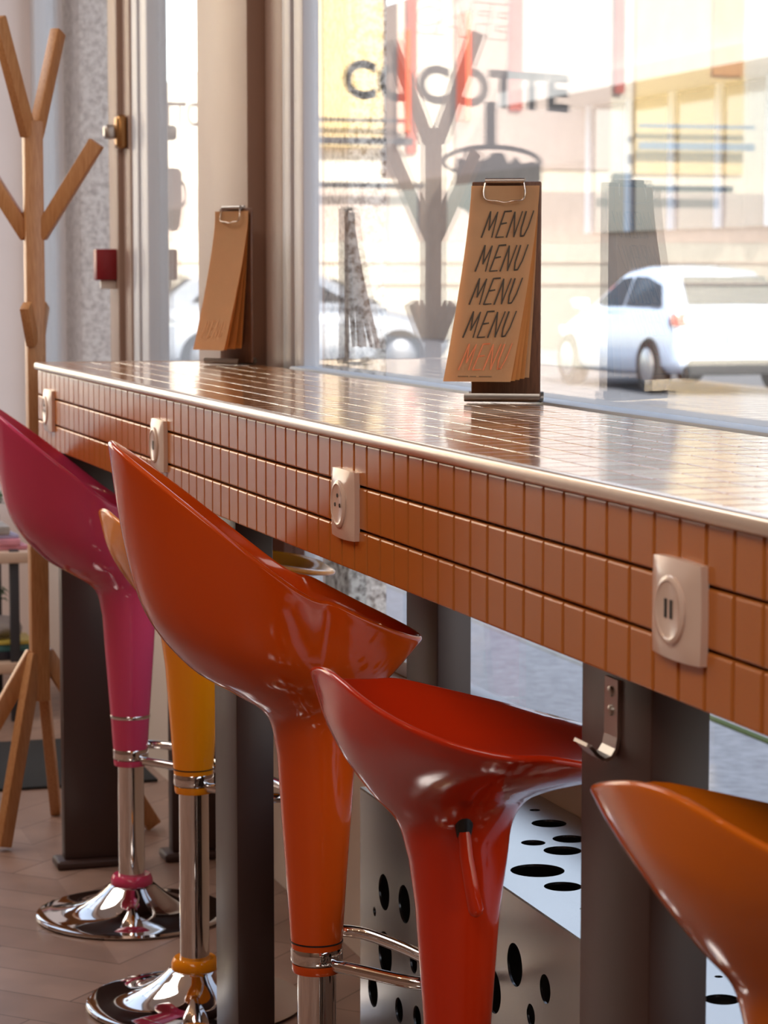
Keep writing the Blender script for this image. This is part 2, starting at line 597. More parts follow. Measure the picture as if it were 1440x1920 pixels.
# casserole motif hanging from the lettering
def ellipse(cy, cz, ry, rz, a0, a1, n):
    return [(cy + ry * math.cos(a0 + (a1 - a0) * k / n), cz + rz * math.sin(a0 + (a1 - a0) * k / n)) for k in range(n + 1)]
bm = bm_new()
MX = Matrix(((0, 0, 1, XD), (1, 0, 0, 0), (0, 1, 0, 0), (0, 0, 0, 1)))
pts = ellipse(-1.004, 1.548, .172, .052, 0, 2 * PI, 40)
ring_o = ellipse(-1.004, 1.548, .172, .056, 0, 2 * PI, 40)[:-1]
ring_i = ellipse(-1.004, 1.545, .156, .042, 0, 2 * PI, 40)[:-1]
for k in range(40):
    q = [ring_o[k], ring_o[(k + 1) % 40], ring_i[(k + 1) % 40], ring_i[k]]
    prism(bm, q, .0008, MX)
prism(bm, [(-.978, 1.60), (-1.016, 1.60), (-1.016, 1.74), (-.978, 1.74)], .0008, MX)
prism(bm, [(-.883, 1.564), (-.915, 1.545), (-.933, 1.571), (-.952, 1.546), (-.979, 1.556), (-1.006, 1.578), (-1.043, 1.578), (-1.061, 1.542), (-1.083, 1.568), (-1.107, 1.543), (-1.144, 1.552), (-1.173, 1.537), (-1.172, 1.486), (-1.145, 1.408), (-1.044, 1.356), (-.952, 1.361), (-.889, 1.406), (-.872, 1.48)], .0008, MX)
fin('casserole_motif', bm, M['vinyl'], pane3, None, 'grey casserole pot motif on the glass')

# paler lettering and a mug further along the same glass
me = text_mesh('COCOTTE', .11, .001, .0004)
xs = [v.co.x for v in me.vertices]
for v in me.vertices:
    u = (v.co.x - min(xs)) / (max(xs) - min(xs)) * .30
    v.co = Vector((XD + v.co.z, -.19 + u, 1.645 + v.co.y * .95))
obj_from_mesh('lettering', me, M['vinylpale'], pane3, 'pale pink lettering on the glass')
bm = bm_new()
prism(bm, [(.045, 1.66), (.043, 1.66), (.043, 1.50), (.045, 1.50)], .0004, MX)
prism(bm, [(.075, 1.50), (.062, 1.515), (.03, 1.515), (.018, 1.50), (.018, 1.40), (.026, 1.335), (.036, 1.32), (.055, 1.32), (.066, 1.335), (.075, 1.40)], .0004, MX)
for k in range(10):
    a0, a1 = -PI / 2 + PI * k / 10, -PI / 2 + PI * (k + 1) / 10
    P = lambda r, a: (.020 - r * .018 * math.cos(a), 1.435 + r * .042 * math.sin(a))
    prism(bm, [P(1, a0), P(1, a1), P(.68, a1), P(.68, a0)], .0004, MX)
fin('mug_motif', bm, M['vinylpale'], pane3, None, 'pale pink mug motif on the glass')

# ------------------------------------------------------------------ outside ground
b = bm_new(); box(b, -60, 30, .52, 2.205, -.3, -.10)
struct('pavement', b, M['pave'])
b = bm_new(); box(b, -60, 30, 2.21, 2.38, -.3, -.095, .01)
struct('kerb', b, M['kerb'])
b = bm_new(); box(b, -60, 30, 2.38, 40, -.4, -.22); box(b, -60, XE - .25, -40, .5, -.4, -.20)
struct('road', b, M['road'])
b = bm_new(); box(b, -2.1, 1.5, 2.192, 2.219, -.11, -.0935, .003)
o = fin('moss_line', b, M['moss'], None, None)
o['kind'] = 'stuff'; tag(o, 'thin green line of moss growing along the pavement kerb joint', 'moss')

# ------------------------------------------------------------------ bar counter
BX1 = 4.5
bar_o = thing('bar_counter', (0, 0, 0), 'long window bar counter clad in glossy caramel square tiles on brown steel legs', 'counter')
b = bm_new(); box(b, .004, BX1, .008, .395, .856, .998)
fin('counter_body', b, M['grout'], bar_o)
def tiles(bm, o, u, v, n, p, nu, nv, gap, h, jit, e=.0022):
    o, u, v, n = Vector(o), Vector(u), Vector(v), Vector(n)
    for i in range(nu):
        for j in range(nv):
            a = gap / 2; c = p - gap / 2
            base = o + u * (i * p) + v * (j * p)
            tl = [random.uniform(-jit, jit) for _ in range(3)]
            def top(s, t):
                return base + u * s + v * t + n * (h + tl[0] * (s / p - .5) + tl[1] * (t / p - .5))
            lo = [bm.verts.new(base + u * s + v * t) for s, t in ((a, a), (c, a), (c, c), (a, c))]
            mi = [bm.verts.new(top(s, t) - n * e * .8) for s, t in ((a, a), (c, a), (c, c), (a, c))]
            m2 = [bm.verts.new(top(s, t) - n * e * .25) for s, t in ((a + e * .3, a + e * .3), (c - e * .3, a + e * .3), (c - e * .3, c - e * .3), (a + e * .3, c - e * .3))]
            hi = [bm.verts.new(top(s, t)) for s, t in ((a + e, a + e), (c - e, a + e), (c - e, c - e), (a + e, c - e))]
            for A, B in ((lo, mi), (mi, m2), (m2, hi)):
                for k in range(4):
                    bm.faces.new((A[k], A[(k + 1) % 4], B[(k + 1) % 4], B[k]))
            bm.faces.new(hi)
b = bm_new()
tiles(b, (0, .008, .849), (1, 0, 0), (0, 0, 1), (0, -1, 0), .05, 90, 3, .0028, .008, .0003)
fin('front_tiling', b, M['tile'], bar_o, None, 'three rows of caramel tiles on the front')
b = bm_new()
tiles(b, (.004, .006, .998), (1, 0, 0), (0, 1, 0), (0, 0, 1), .0486, 92, 8, .0018, .0145, .00022, .0013)
fin('top_tiling', b, M['tiletop'], bar_o, None, 'glossy tiled counter top')
b = bm_new()
box(b, 0, BX1, -.008, .006, .9985, 1.0135, .005, 4)
box(b, 0, .006, -.004, .395, .9985, 1.0135, .002, 2)
fin('edge_trim', b, M['trim'], bar_o, 60, 'pale metal edge profile')
def leg(x0, x1, y0, y1, lab=None):
    b = bm_new(); box(b, x0, x1, y0, y1, .018, .856, .0025)
    l = fin('leg', b, M['leg'], bar_o, 35, lab)
    b = bm_new()
    box(b, x0 - .018, x1 + .018, y0 - .018, y1 + .018, 0, .018, .006, 3)
    fin('base_plate', b, M['leg'], l, 40)
    return l
leg(.035, .071, .03, .16)
leg(.035, .071, .25, .385)
leg(1.377, 1.512, .03, .085)
leg(1.345, 1.494, .338, .391)
lr = leg(2.821, 2.98, .03, .085)
# flat steel hook screwed to the right leg
b = bm_new()
pr = [(0, .836), (0, .785), (-.003, .775), (-.010, .768), (-.020, .766), (-.031, .771), (-.042, .779), (-.047, .7805)]
hx0, hx1 = 2.883, 2.913
top = []
for k, (dy, z) in enumerate(pr):
    y = .0285 + dy * .64
    top.append((y, z))
for (ya, za), (yb, zb) in zip(top, top[1:]):
    t = Vector((yb - ya, zb - za)).normalized(); q = Vector((t.y, -t.x)) * .0016
    vs = []
    for x in (hx0, hx1):
        vs.append([b.verts.new((x, ya + q.x, za + q.y)), b.verts.new((x, yb + q.x, zb + q.y)), b.verts.new((x, yb - q.x, zb - q.y)), b.verts.new((x, ya - q.x, za - q.y))])
    A, B = vs
    b.faces.new(A); b.faces.new(B[::-1])
    for k in range(4):
        b.faces.new((A[k], A[(k + 1) % 4], B[(k + 1) % 4], B[k]))
bmesh.ops.remove_doubles(b, verts=b.verts, dist=.0004)
for z in (.824, .807):
    n0 = lathe(b, [(.0048, 0), (.0048, .0018), (.003, .0025)], (0, 0, 0), 14)
    for r in n0:
        for v in r:
            v.co = Vector((2.898 + v.co.x, .0269 - v.co.z, z + v.co.y))
fin('coat_hook', b, M['steel'], lr, 40, 'flat steel hook on the leg')
# power sockets on the front
def socket(xc, kind, lab):
    zc = .9255
    hw, hh = .047, .0405
    b = bm_new()
    n = 10
    grid = []
    for i in range(n + 1):
        row = []
        for j in range(n + 1):
            u, v = -1 + 2 * i / n, -1 + 2 * j / n
            bul = 1 - .035 * v * v, 1 - .035 * u * u
            y = -.0115 + .004 * (max(abs(u), abs(v)) ** 4) + .0015 * u * u
            row.append(b.verts.new((xc + u * hw * bul[0], y, zc + v * hh * bul[1])))
        grid.append(row)
    for i in range(n):
        for j in range(n):
            b.faces.new((grid[i][j], grid[i + 1][j], grid[i + 1][j + 1], grid[i][j + 1]))
    rim = [grid[i][0] for i in range(n + 1)] + [grid[n][j] for j in range(1, n + 1)] + [grid[i][n] for i in range(n - 1, -1, -1)] + [grid[0][j] for j in range(n - 1, 0, -1)]
    back = [b.verts.new((v.co.x, .0005, v.co.z)) for v in rim]
    for k in range(len(rim)):
        b.faces.new((rim[k], rim[(k + 1) % len(rim)], back[(k + 1) % len(rim)], back[k]))
    b.faces.new(back)
    s = fin('power_socket', b, M['plate'], bar_o, 50, lab)
    b = bm_new()
    rings = lathe(b, [(.0275, 0), (.0275, .0015), (.0262, .0026), (.0235, .003), (.0225, .0022), (.0215, .0018), (.001, .0018)], (0, 0, 0), 40)
    for r in rings:
        for v in r:
            v.co = Vector((xc + v.co.x * 1.02, -.0108 - v.co.z, zc + v.co.y))
    fin('socket_ring', b, M['plate'], s, 40)
    b = bm_new()
    if kind == 'usb':
        for dx in (-.0052, .0052):
            box(b, xc + dx - .0022, xc + dx + .0022, -.0133, -.0120, zc - .0065, zc + .0085)
    elif kind == 'usb1':
        box(b, xc - .0032, xc + .0032, -.0133, -.0120, zc - .007, zc + .007)
    else:
        for dx, dz in ((-.0095, -.001), (.0095, -.001), (0, .010)):
            rr = lathe(b, [(.0024, 0), (.0024, .0012)], (0, 0, 0), 14)
            for r in rr:
                for v in r:
                    v.co = Vector((xc + dx + v.co.x, -.0121 - v.co.z, zc + dz + v.co.y))
    fin('socket_slots', b, M['slot'], s)
socket(3.108, 'usb', 'pale double USB outlet at the near end')
socket(2.175, 'fr', 'pale two-pin power outlet')
socket(1.158, 'usb1', 'pale outlet with one slot')
socket(.148, 'fr', 'pale outlet at the far left end')

# ------------------------------------------------------------------ bar stools
KEY_HB = dict(
    back=[(.049, .265), (.062, .312), (.104, .342), (.160, .378), (.212, .445), (.238, .54), (.254, .65)],
    side=[(.049, .265), (.058, .310), (.078, .338), (.098, .362), (.115, .392), (.125, .430), (.130, .466)],
    front=[(.049, .265), (.055, .300), (.066, .325), (.082, .348), (.100, .368), (.117, .387), (.131, .404)])
KEY_LB = dict(
    back=[(.0515, .245), (.064, .285), (.090, .315), (.117, .352), (.134, .388), (.140, .418), (.143, .445)],
    side=[(.0515, .245), (.060, .285), (.085, .312), (.125, .332), (.170, .351), (.208, .370), (.235, .390)],
    front=[(.0515, .245), (.057, .285), (.074, .312), (.103, .327), (.140, .335), (.182, .339), (.226, .338)])
EXP_HB = (.42, .41, .68)
EXP_LB = (.52, .40, .67)
def cat(pts, n):
    out = []
    P = [Vector((0,) + p) for p in pts]
    P = [P[0] * 2 - P[1]] + P + [P[-1] * 2 - P[-2]]
    for i in range(1, len(P) - 2):
        for k in range(n):
            t = k / n
            a, b_, c, d = P[i - 1], P[i], P[i + 1], P[i + 2]
            q = .5 * ((2 * b_) + (c - a) * t + (2 * a - 5 * b_ + 4 * c - d) * t * t + (3 * b_ - a - 3 * c + d) * t ** 3)
            out.append((q.y, q.z))
    out.append(pts[-1])
    return out
def seat_shell(keys, dish, ex):
    def pw(c, e):
        a = (math.sqrt(c * c + .0144) - .12) / (math.sqrt(1.0144) - .12)
        return a ** (2 * e)
    bm = bm_new()
    N = 96
    prof = {k: cat(v, 5) for k, v in keys.items()}
    L = len(prof['back'])
    col = [(.0315, 0.012), (.0325, .022), (.0365, .085), (.0405, .140), (.0445, .195)]
    cols = []
    for k in range(N):
        ph = 2 * PI * k / N                     # 0 = front (+Y)
        c, s = math.cos(ph), math.sin(ph)
        wf = pw(c, ex[1]) if c > 0 else 0
        wb = pw(c, ex[0]) if c < 0 else 0
        wz = pw(c, ex[2]) if c < 0 else 0
        ws = 1 - wf - wb
        wsz = 1 - wf - wz
        outer = []
        for i in range(L):
            r = wf * prof['front'][i][0] + wb * prof['back'][i][0] + ws * prof['side'][i][0]
            z = wf * prof['front'][i][1] + wz * prof['back'][i][1] + wsz * prof['side'][i][1]
            outer.append((r, z))
        pts = list(col) + outer
        r1, z1 = outer[-1]
        rp, zp = outer[-3]
        t = Vector((r1 - rp, z1 - zp)).normalized()
        nrm = Vector((-t.y, t.x))              # towards the inside of the bowl
        th = .0085
        for a in (.35, .7, 1.05, 1.57, 2.1):   # rounded lip
            pts.append((r1 + (1 - math.cos(a)) * nrm.x * th / 2 + math.sin(a) * t.x * th / 2,
                        z1 + (1 - math.cos(a)) * nrm.y * th / 2 + math.sin(a) * t.y * th / 2))
        ri, zi = r1 + nrm.x * th, z1 + nrm.y * th
        pts.append((ri, zi))
        # inner dish follows the outer wall, then flattens towards the middle
        for i in range(L - 3, 0, -2):
            ro, zo = outer[i]
            ta = Vector((outer[i + 1][0] - outer[i - 1][0], outer[i + 1][1] - outer[i - 1][1])).normalized()
            nn = Vector((-ta.y, ta.x))
            r = ro + nn.x * .0085
            if r < .03:
                break
            z = max(zo + nn.y * .0085, dish + .012 * (r / .15) ** 2)
            pts.append((r, z))
            if r < .075:
                break
        pts.append((.05, dish + .0013)); pts.append((.02, dish)); 
        cols.append((s, c, pts))
    LL = min(len(p[2]) for p in cols)
    # resample inner part so all meridians have the same count
    fixed = len(col) + L + 6
    rings = []
    inner_n = 12
    res = []
    for s, c, pts in cols:
        head = pts[:fixed]
        tail = pts[fixed - 1:]
        d = [0]
        for (a, e), (f, g) in zip(tail, tail[1:]):
            d.append(d[-1] + math.hypot(f - a, g - e))
        tt = []
        for k in range(1, inner_n + 1):
            x = d[-1] * k / inner_n
            j = 0
            while j < len(d) - 2 and d[j + 1] < x:
                j += 1
            u = (x - d[j]) / max(d[j + 1] - d[j], 1e-9)
            tt.append((tail[j][0] + (tail[j + 1][0] - tail[j][0]) * u, tail[j][1] + (tail[j + 1][1] - tail[j][1]) * u))
        res.append((s, c, head + tt))
    nr = len(res[0][2])
    for i in range(nr):
        rings.append([bm.verts.new((s * p[i][0], c * p[i][0], p[i][1])) for s, c, p in res])
    for A, B in zip(rings, rings[1:]):
        for k in range(N):
            bm.faces.new((A[k], A[(k + 1) % N], B[(k + 1) % N], B[k]))
    bm.faces.new(rings[0]); bm.faces.new(rings[-1])
    return bm
def stool(x, y, zr, keys, dish, m, label, rz=0., accent=False, lever=False, foot=.22):
    t = thing('bar_stool', (x, y, 0), label, 'bar stool', 'moulded bar stools along the counter', rz)
    b = seat_shell(keys, dish, EXP_HB if keys is KEY_HB else EXP_LB)
    for v in b.verts:
        v.co.z += zr
    fin('seat_shell', b, m, t, 60)
    b = bm_new(); lathe(b, [(.0320, .004), (.0328, .006), (.0328, .020), (.0320, .022)], (0, 0, zr - .006), 40)
    fin('chrome_ring', b, M['chrome'], t, 40)
    b = bm_new(); lathe(b, [(.026, -.012), (.030, -.011), (.0312, -.007), (.0312, .0)], (0, 0, zr - .004), 40)
    fin('column_cap', b, m, t, 40)
    if accent:
        b = bm_new(); lathe(b, [(.0366, 0), (.0372, .001), (.0372, .005), (.0368, .006)], (0, 0, zr + .074), 40)
        fin('accent_ring', b, M['chrome'], t, 40)
    else:
        b = bm_new(); lathe(b, [(.0330, 0), (.03335, 0), (.03345, .0018), (.0331, .0018)], (0, 0, zr + .0235), 40)
        fin('seam', b, M['black'], t, 40)
    b = bm_new(); lathe(b, [(.0243, .05), (.0243, zr + .01)], (0, 0, 0), 40)
    fin('pole', b, M['chrome'], t, 40)
    b = bm_new()
    lathe(b, [(.172, 0), (.1765, .002), (.178, .005), (.1765, .009), (.170, .0105), (.155, .0115), (.135, .0135), (.112, .018), (.090, .0255), (.070, .037), (.055, .049), (.045, .058), (.040, .062), (.030, .063)], (0, 0, 0), 72)
    fin('base', b, M['chrome'], t, 40)
    b = bm_new(); lathe(b, [(.030, .058), (.0375, .059), (.0395, .063), (.0385, .072), (.0355, .078), (.0335, .080), (.0255, .0795)], (0, 0, 0), 40)
    fin('base_collar', b, m, t, 40)
    # foot rest loop
    b = bm_new()
    z = zr - .004
    pts = [(.028, .012, z), (.060, .026, z), (.100, .048, z - .002), (.128, .068, z - .004), (.137, .090, z - .005), (.130, .112, z - .006), (.106, .130, z - .007), (.06, .139, z - .008), (0, .142, z - .008)]
    pts = pts + [(-q[0], q[1], q[2]) for q in pts[-2::-1]]
    sm = cat3(pts, 4)
    RF = Matrix.Rotation(foot - rz, 3, 'Z')
    tube(b, [RF @ q for q in sm], .0082, 12)
    fin('foot_rest', b, M['chrome'], t, 60)
    if lever is not False:
        a = lever
        R = Matrix.Rotation(a, 3, 'Z')
        b = bm_new()
        r0, z0 = .0670, zr + .294
        pts = [R @ Vector((r0 + .001, 0, z0 + .015)), R @ Vector((r0 - .0025, 0, z0)), R @ Vector((r0 - .003, 0, z0 - .012))]
        tube(b, pts, [.0075, .0095, .0075], 12)
        fin('lever_slot', b, M['black'], t, 60, 'black lever slot')
        b = bm_new()
        pts = [R @ Vector((r0 + .000, 0, z0 - .006)), R @ Vector((r0 + .002, .002, z0 - .03)), R @ Vector((r0 + .004, .007, z0 - .06)), R @ Vector((r0 + .005, .0115, z0 - .085)), R @ Vector((r0 + .005, .0122, z0 - .0905)), R @ Vector((r0 + .005, .0125, z0 - .093))]
        tube(b, pts, [.0064, .007, .0076, .008, .0064, .002], 14)
        fin('lever', b, m, t, 60)
    return t
def cat3(pts, n):
    P = [Vector(p) for p in pts]
    P = [P[0] * 2 - P[1]] + P + [P[-1] * 2 - P[-2]]
    out = []
    for i in range(1, len(P) - 2):
        for k in range(n):
            t = k / n
            a, b_, c, d = P[i - 1], P[i], P[i + 1], P[i + 2]
            out.append(.5 * ((2 * b_) + (c - a) * t + (2 * a - 5 * b_ + 4 * c - d) * t * t + (3 * b_ - a - 3 * c + d) * t ** 3))
    out.append(P[-2])
    return out
stool(.466, .086, .300, KEY_HB, .345, M['pink'], 'glossy pink high-backed bar stool at the far left end of the counter', -.167, True)
stool(1.045, .073, .368, KEY_LB, .335, M['yellow'], 'yellow-orange low-backed bar stool half hidden behind the tall orange stool')
stool(1.970, .019, .332, KEY_HB, .345, M['orange'], 'tall-backed glossy orange bar stool, largest in the middle of the row', -.167)
stool(2.505, .021, .340, KEY_LB, .335, M['red'], 'red-orange low-backed bar stool with a hanging height lever', 0, False, -.24)
stool(3.236, .055, .368, KEY_LB, .335, M['amber'], 'amber bar stool nearest the camera, cut off by the right edge', .14, foot=-1.75)

# ------------------------------------------------------------------ perforated steel bench under the bar
pb = thing('perforated_bench', (1.609, .185, 0), 'brushed steel box with round holes standing under the counter against the low wall', 'bench')
BL, BD, BH = 2.9, .222, .468
top_h = [(1.904, .356, .0232), (1.995, .349, .0219), (2.001, .297, .0156), (2.052, .317, .0241), (2.139, .250, .0330), (2.221, .251, .0227), (1.823, .367, .0072), (2.323, .235, .0037), (2.617, .267, .0044), (2.691, .236, .0181), (2.76, .33, .026), (2.50, .34, .03), (2.60, .36, .018), (2.40, .36, .022), (2.88, .28, .022), (3.05, .33, .03), (2.31, .32, .026), (1.74, .33, .02)]
fr_h = [(1.722, .344, .0249), (1.813, .350, .0257), (1.678, .306, .0067), (1.727, .259, .0308), (1.670, .191, .0231), (1.790, .198, .0173), (1.853, .282, .0155), (1.869, .210, .0169), (2.236, .383, .0256), (2.335, .382, .0169), (2.290, .338, .0135), (2.162, .331, .0276), (1.97, .36, .03), (2.05, .28, .024), (1.94, .25, .018), (2.1, .4, .016), (2.45, .33, .03), (2.42, .24, .02), (2.25, .26, .024), (2.6, .36, .024), (2.75, .30, .03), (2.9, .36, .02), (3.05, .27, .028), (1.72, .12, .02), (1.85, .10, .028), (2.05, .15, .03), (2.3, .12, .022)]
me = holed_plate([(0, 0), (BL, 0), (BL, BD), (0, BD)], [(x - 1.609, y - .185, r) for x, y, r in top_h], .003)
o = obj_from_mesh('top_sheet', me, M['perf'], pb); o.location = (0, 0, BH - .0015)
me = holed_plate([(0, .03), (BL, .03), (BL, BH - .003), (0, BH - .003)], [(x - 1.609, z, r) for x, z, r in fr_h], .003)
o = obj_from_mesh('front_sheet', me, M['perf'], pb); o.rotation_euler = (PI / 2, 0, 0); o.location = (0, .0015, 0)
b = bm_new(); box(b, 0, .003, .003, BD, .03, BH - .003)
fin('side_sheet', b, M['perf'], pb)
b = bm_new(); box(b, BL - .003, BL, .003, BD, .03, BH - .003)
fin('side_sheet', b, M['perf'], pb)
b = bm_new(); box(b, .003, BL - .003, BD - .004, BD - .001, .03, BH - .003)
fin('back_sheet', b, M['black'], pb)

for x in (.25, BL - .05):
    b = bm_new(); lathe(b, [(.015, 0), (.015, .03), (.012, .034)], (x, BD - .03, 0), 20)
    fin('foot', b, M['black'], pb, 40)
b = bm_new(); box(b, .003, BL - .003, .12, BD - .004, .03, .034)
fin('bottom_rail', b, M['perf'], pb)

# ------------------------------------------------------------------ menu stands
LET = {
    'M': [[(0, 0), (.16, 1), (.42, .28), (.72, .98), (.80, 0)]],
    'E': [[(.66, 1.02), (.14, 1.0), (0, 0), (.58, .02)], [(.10, .52), (.52, .56)]],
    'N': [[(0, 0), (.12, .98), (.56, .02), (.70, 1)]],
    'U': [[(.05, 1), (.02, .35), (.14, .04), (.38, .06), (.54, .4), (.62, 1.02)]],
}
def menu(loc, beta, label, full):
    t = thing('menu_stand', loc, label, 'menu', 'menu stands on the counter', beta)
    # local axes: x = width, -y = front, z = up
    b = bm_new()
    box(b, -.048, .048, 0, .006, .004, .302, .0025)
    fin('board', b, M['board'], t, 40)
    # bent metal foot
    b = bm_new()
    prof = [(-.066, .012), (-.070, .006), (-.066, .001), (-.05, 0), (.0, 0), (.012, .001), (.017, .007), (.013, .013), (.007, .012)]
    for sgn in (1,):
        up = prof
        vs0 = [b.verts.new((-.052, y, z)) for y, z in up]
        vs1 = [b.verts.new((.052, y, z)) for y, z in up]
        for k in range(len(up) - 1):
            b.faces.new((vs0[k], vs0[k + 1], vs1[k + 1], vs1[k]))
    bmesh.ops.solidify(b, geom=b.faces, thickness=.0016)
    for v in b.verts:
        v.co.z += .002
        v.co.y *= .55
    fin('foot', b, M['steel'], t, 60)
    # sheets clipped at the top, fanned out at the bottom
    n = 16
    front = None
    outs = (.034, .029, .024, .015, .007) if full else (.056, .050, .030, .016)
    sw = .034 if full else .008
    for si, D in enumerate(outs):
        b = bm_new()
        W2 = .0465 - .0004 * si
        rows = []
        z0 = .030 + .0012 * si
        for i in range(n + 1):
            s = i / n
            z = .296 - (.296 - z0) * s
            y = -.0025 - .0006 * (5 - si) - D * (max(0, s - .06) / .94) ** 1.25
            row = []
            for j in range(7):
                u = -1 + j / 3
                row.append(b.verts.new((u * W2 - sw * s ** 1.3 * (1 - si * .17), y - .004 * s * u * u * 0 - .006 * (1 - s) * max(0, -u) * (1 - si / 5), z - .004 * abs(u) * 0)))
            rows.append(row)
        for A, B in zip(rows, rows[1:]):
            for k in range(6):
                b.faces.new((A[k], A[k + 1], B[k + 1], B[k]))
        bmesh.ops.solidify(b, geom=b.faces, thickness=.0006)
        so_ = fin('paper_sheet', b, M['paper'] if si in (0, 4) else M['paper2'], t, 60)
        if si == 0:
            front = (so_, D, z0)
    so_, D, z0 = front
    def surf(u, z):
        s = (.296 - z) / (.296 - z0)
        y = -.0025 - .003 - D * (max(0, s - .06) / .94) ** 1.25 - .006 * (1 - s) * max(0, -u / .0465)
        return Vector((u - sw * s ** 1.3, y - .0012, z))
    def word(z, h, x0, m, w, name):
        b = bm_new()
        x = x0
        for ch, gap in zip('MENU', (.0195, .0145, .0165, 0)):
            lw = h * .50
            for st in LET[ch]:
                dense = []
                for (a, c), (d, e) in zip(st, st[1:]):
                    for k in range(4):
                        dense.append((a + (d - a) * k / 4, c + (e - c) * k / 4))
                dense.append(st[-1])
                P = [surf(x + p[0] * lw + p[1] * h * .16, z + p[1] * h) for p in dense]
                for i in range(len(P) - 1):
                    tt = (P[i + 1] - P[i]).normalized()
                    q = Vector((-tt.z, 0, tt.x)).normalized() * w / 2 * (1 - .3 * i / len(P))
                    A = P[i] - tt * w * .25; B = P[i + 1] + tt * w * .25
                    vs = [b.verts.new(v) for v in (A + q, B + q, B - q, A - q)]
                    b.faces.new(vs)
            x += gap
        fin('printed_text', b, m, so_, None)
    if full:
        for z, m, x0 in ((.226, M['ink'], -.026), (.180, M['ink'], -.028), (.135, M['ink'], -.029), (.090, M['ink'], -.030), (.046, M['inkred'], -.028)):
            word(z, .035, x0, m, .0021, 'printed_text')
        b = bm_new()
        for k in range(26):
            if k in (8, 14, 15):
                continue
            u = -.027 + k * .0018
            P = surf(u, .0365); Q = surf(u + .0012, .0378)
            vs = [b.verts.new(v) for v in (P, Vector((Q.x, P.y, P.z)), Q, Vector((P.x, Q.y, Q.z)))]
            b.faces.new(vs)
        fin('printed_text', b, M['inkfade'], so_, None, 'small line of print')
    else:
        word(.055, .030, -.030, M['inkpale'], .0022, 'printed_text')
    # wire clip
    b = bm_new()
    tube(b, [(-.028, -.007, .303), (.026, -.007, .303)], .0038, 10)
    tube(b, [(-.028, .002, .304), (.026, .002, .304)], .0030, 10)
    fin('clip', b, M['steel'], t, 60)
    b = bm_new()
    pts = [(-.028, -.009, .300), (-.030, -.012, .287), (-.026, -.014, .277), (-.010, -.0145, .275), (0, -.0145, .273), (.010, -.0145, .275), (.024, -.012, .277), (.027, -.011, .287), (.025, -.009, .300)]
    tube(b, cat3(pts, 3), .0013, 8)
    fin('clip_wire', b, M['wire'], t, 60)
    return t
menu((1.697, .368, 1.0125), 1.08, 'kraft paper menu stand with the word MENU printed five times', True)
menu((.245, .345, 1.0125), .45, 'plain kraft paper menu stand at the far left end of the counter', False)

# ------------------------------------------------------------------ coat stand
cs = thing('coat_stand', (-.185, .026, 0), 'bamboo coat stand with branching arms standing at the left end of the counter', 'coat stand')
b = bm_new(); box(b, -.019, .019, -.019, .019, .30, 1.50, .003)
fin('pole', b, M['bamboo'], cs, 35)
def arm(a, r0, z0, r1, z1, w=.032, d=.022, name='arm'):
    dx, dy = a
    L = math.hypot(dx, dy)
    e = Vector((dx / L, dy / L, 0))
    s = Vector((-e.y, e.x, 0))
    b = bm_new()
    bar(b, e * r0 + Vector((0, 0, z0)), e * r1 + Vector((0, 0, z1)), d, w, s)
    fin(name, b, M['bamboo'], cs, 35)
arm((.065, -.078), .012, 1.47, .101, 1.70)
arm((-.08, .07), .012, 1.47, .106, 1.69)
arm((.064, .116), .012, 1.265, .138, 1.455)
arm((-.064, -.116), .012, 1.265, .138, 1.455)
arm((.06, -.03), .018, 1.045, .062, 1.125, .03, .02)
arm((-.06, .03), .018, 1.045, .062, 1.125, .03, .02)
for a in ((.065, -.093), (-.034, .246), (-.242, .071), (.02, -.25)):
    L = math.hypot(*a)
    if a[0] > .05:
        L = .113
    arm(a, .012, .40, max(L, .22) if a[0] <= .05 else L, .008, .034, .022, 'leg')

# ------------------------------------------------------------------ shelf with magazines and plants, floor mat
sh = thing('low_shelf', (-1.75, -.2, 0), 'low pale open shelf unit by the far end wall behind the coat stand', 'shelf')
for z in (.13, .425):
    b = bm_new(); box(b, -.18, .18, -.55, .43, z, z + .03, .004)
    fin('shelf_board', b, M['shelf'], sh, 35)
for x, y in ((-.16, -.53), (.16, -.53), (-.16, .39), (.16, .39)):
    b = bm_new(); box(b, x - .012, x + .012, y - .012, y + .012, 0, .46, .002)
    fin('upright', b, M['darkrail'], sh, 35)
def mag(x, y, z, w, d, h, rz, m, lab):
    b = bm_new()
    box(b, -w / 2, w / 2, -d / 2, d / 2, 0, h, .002)
    o = fin('magazine', b, m, None, 35)
    o.location = (x, y, z); o.rotation_euler = (0, 0, rz)
    tag(o, lab, 'magazine', 'magazines on the low shelf')
mag(-1.69, .09, .456, .155, .28, .012, .04, M['mag1'], 'pink-covered magazine at the bottom of the upper shelf stack')
mag(-1.69, .08, .4685, .15, .27, .018, -.05, M['mag1'], 'thick pink and white magazine in the upper shelf stack')
mag(-1.69, .07, .487, .155, .27, .010, .06, M['mag2'], 'lilac magazine near the top of the upper shelf stack')
mag(-1.69, .06, .4975, .15, .25, .022, .0, M['bag'], 'greyish magazine on top of the upper shelf stack')
mag(-1.69, .10, .161, .155, .28, .022, .0, M['mag5'], 'dark magazine at the bottom of the lower shelf stack')
mag(-1.69, .10, .1835, .15, .28, .018, .05, M['mag4'], 'teal magazine in the lower shelf stack')
mag(-1.69, .11, .202, .15, .27, .010, -.04, M['mag3'], 'yellow magazine on top of the lower shelf stack')
mag(-1.69, -.18, .161, .155, .2, .044, .0, M['mag6'], 'orange-spined magazine left of the teal one on the lower shelf')
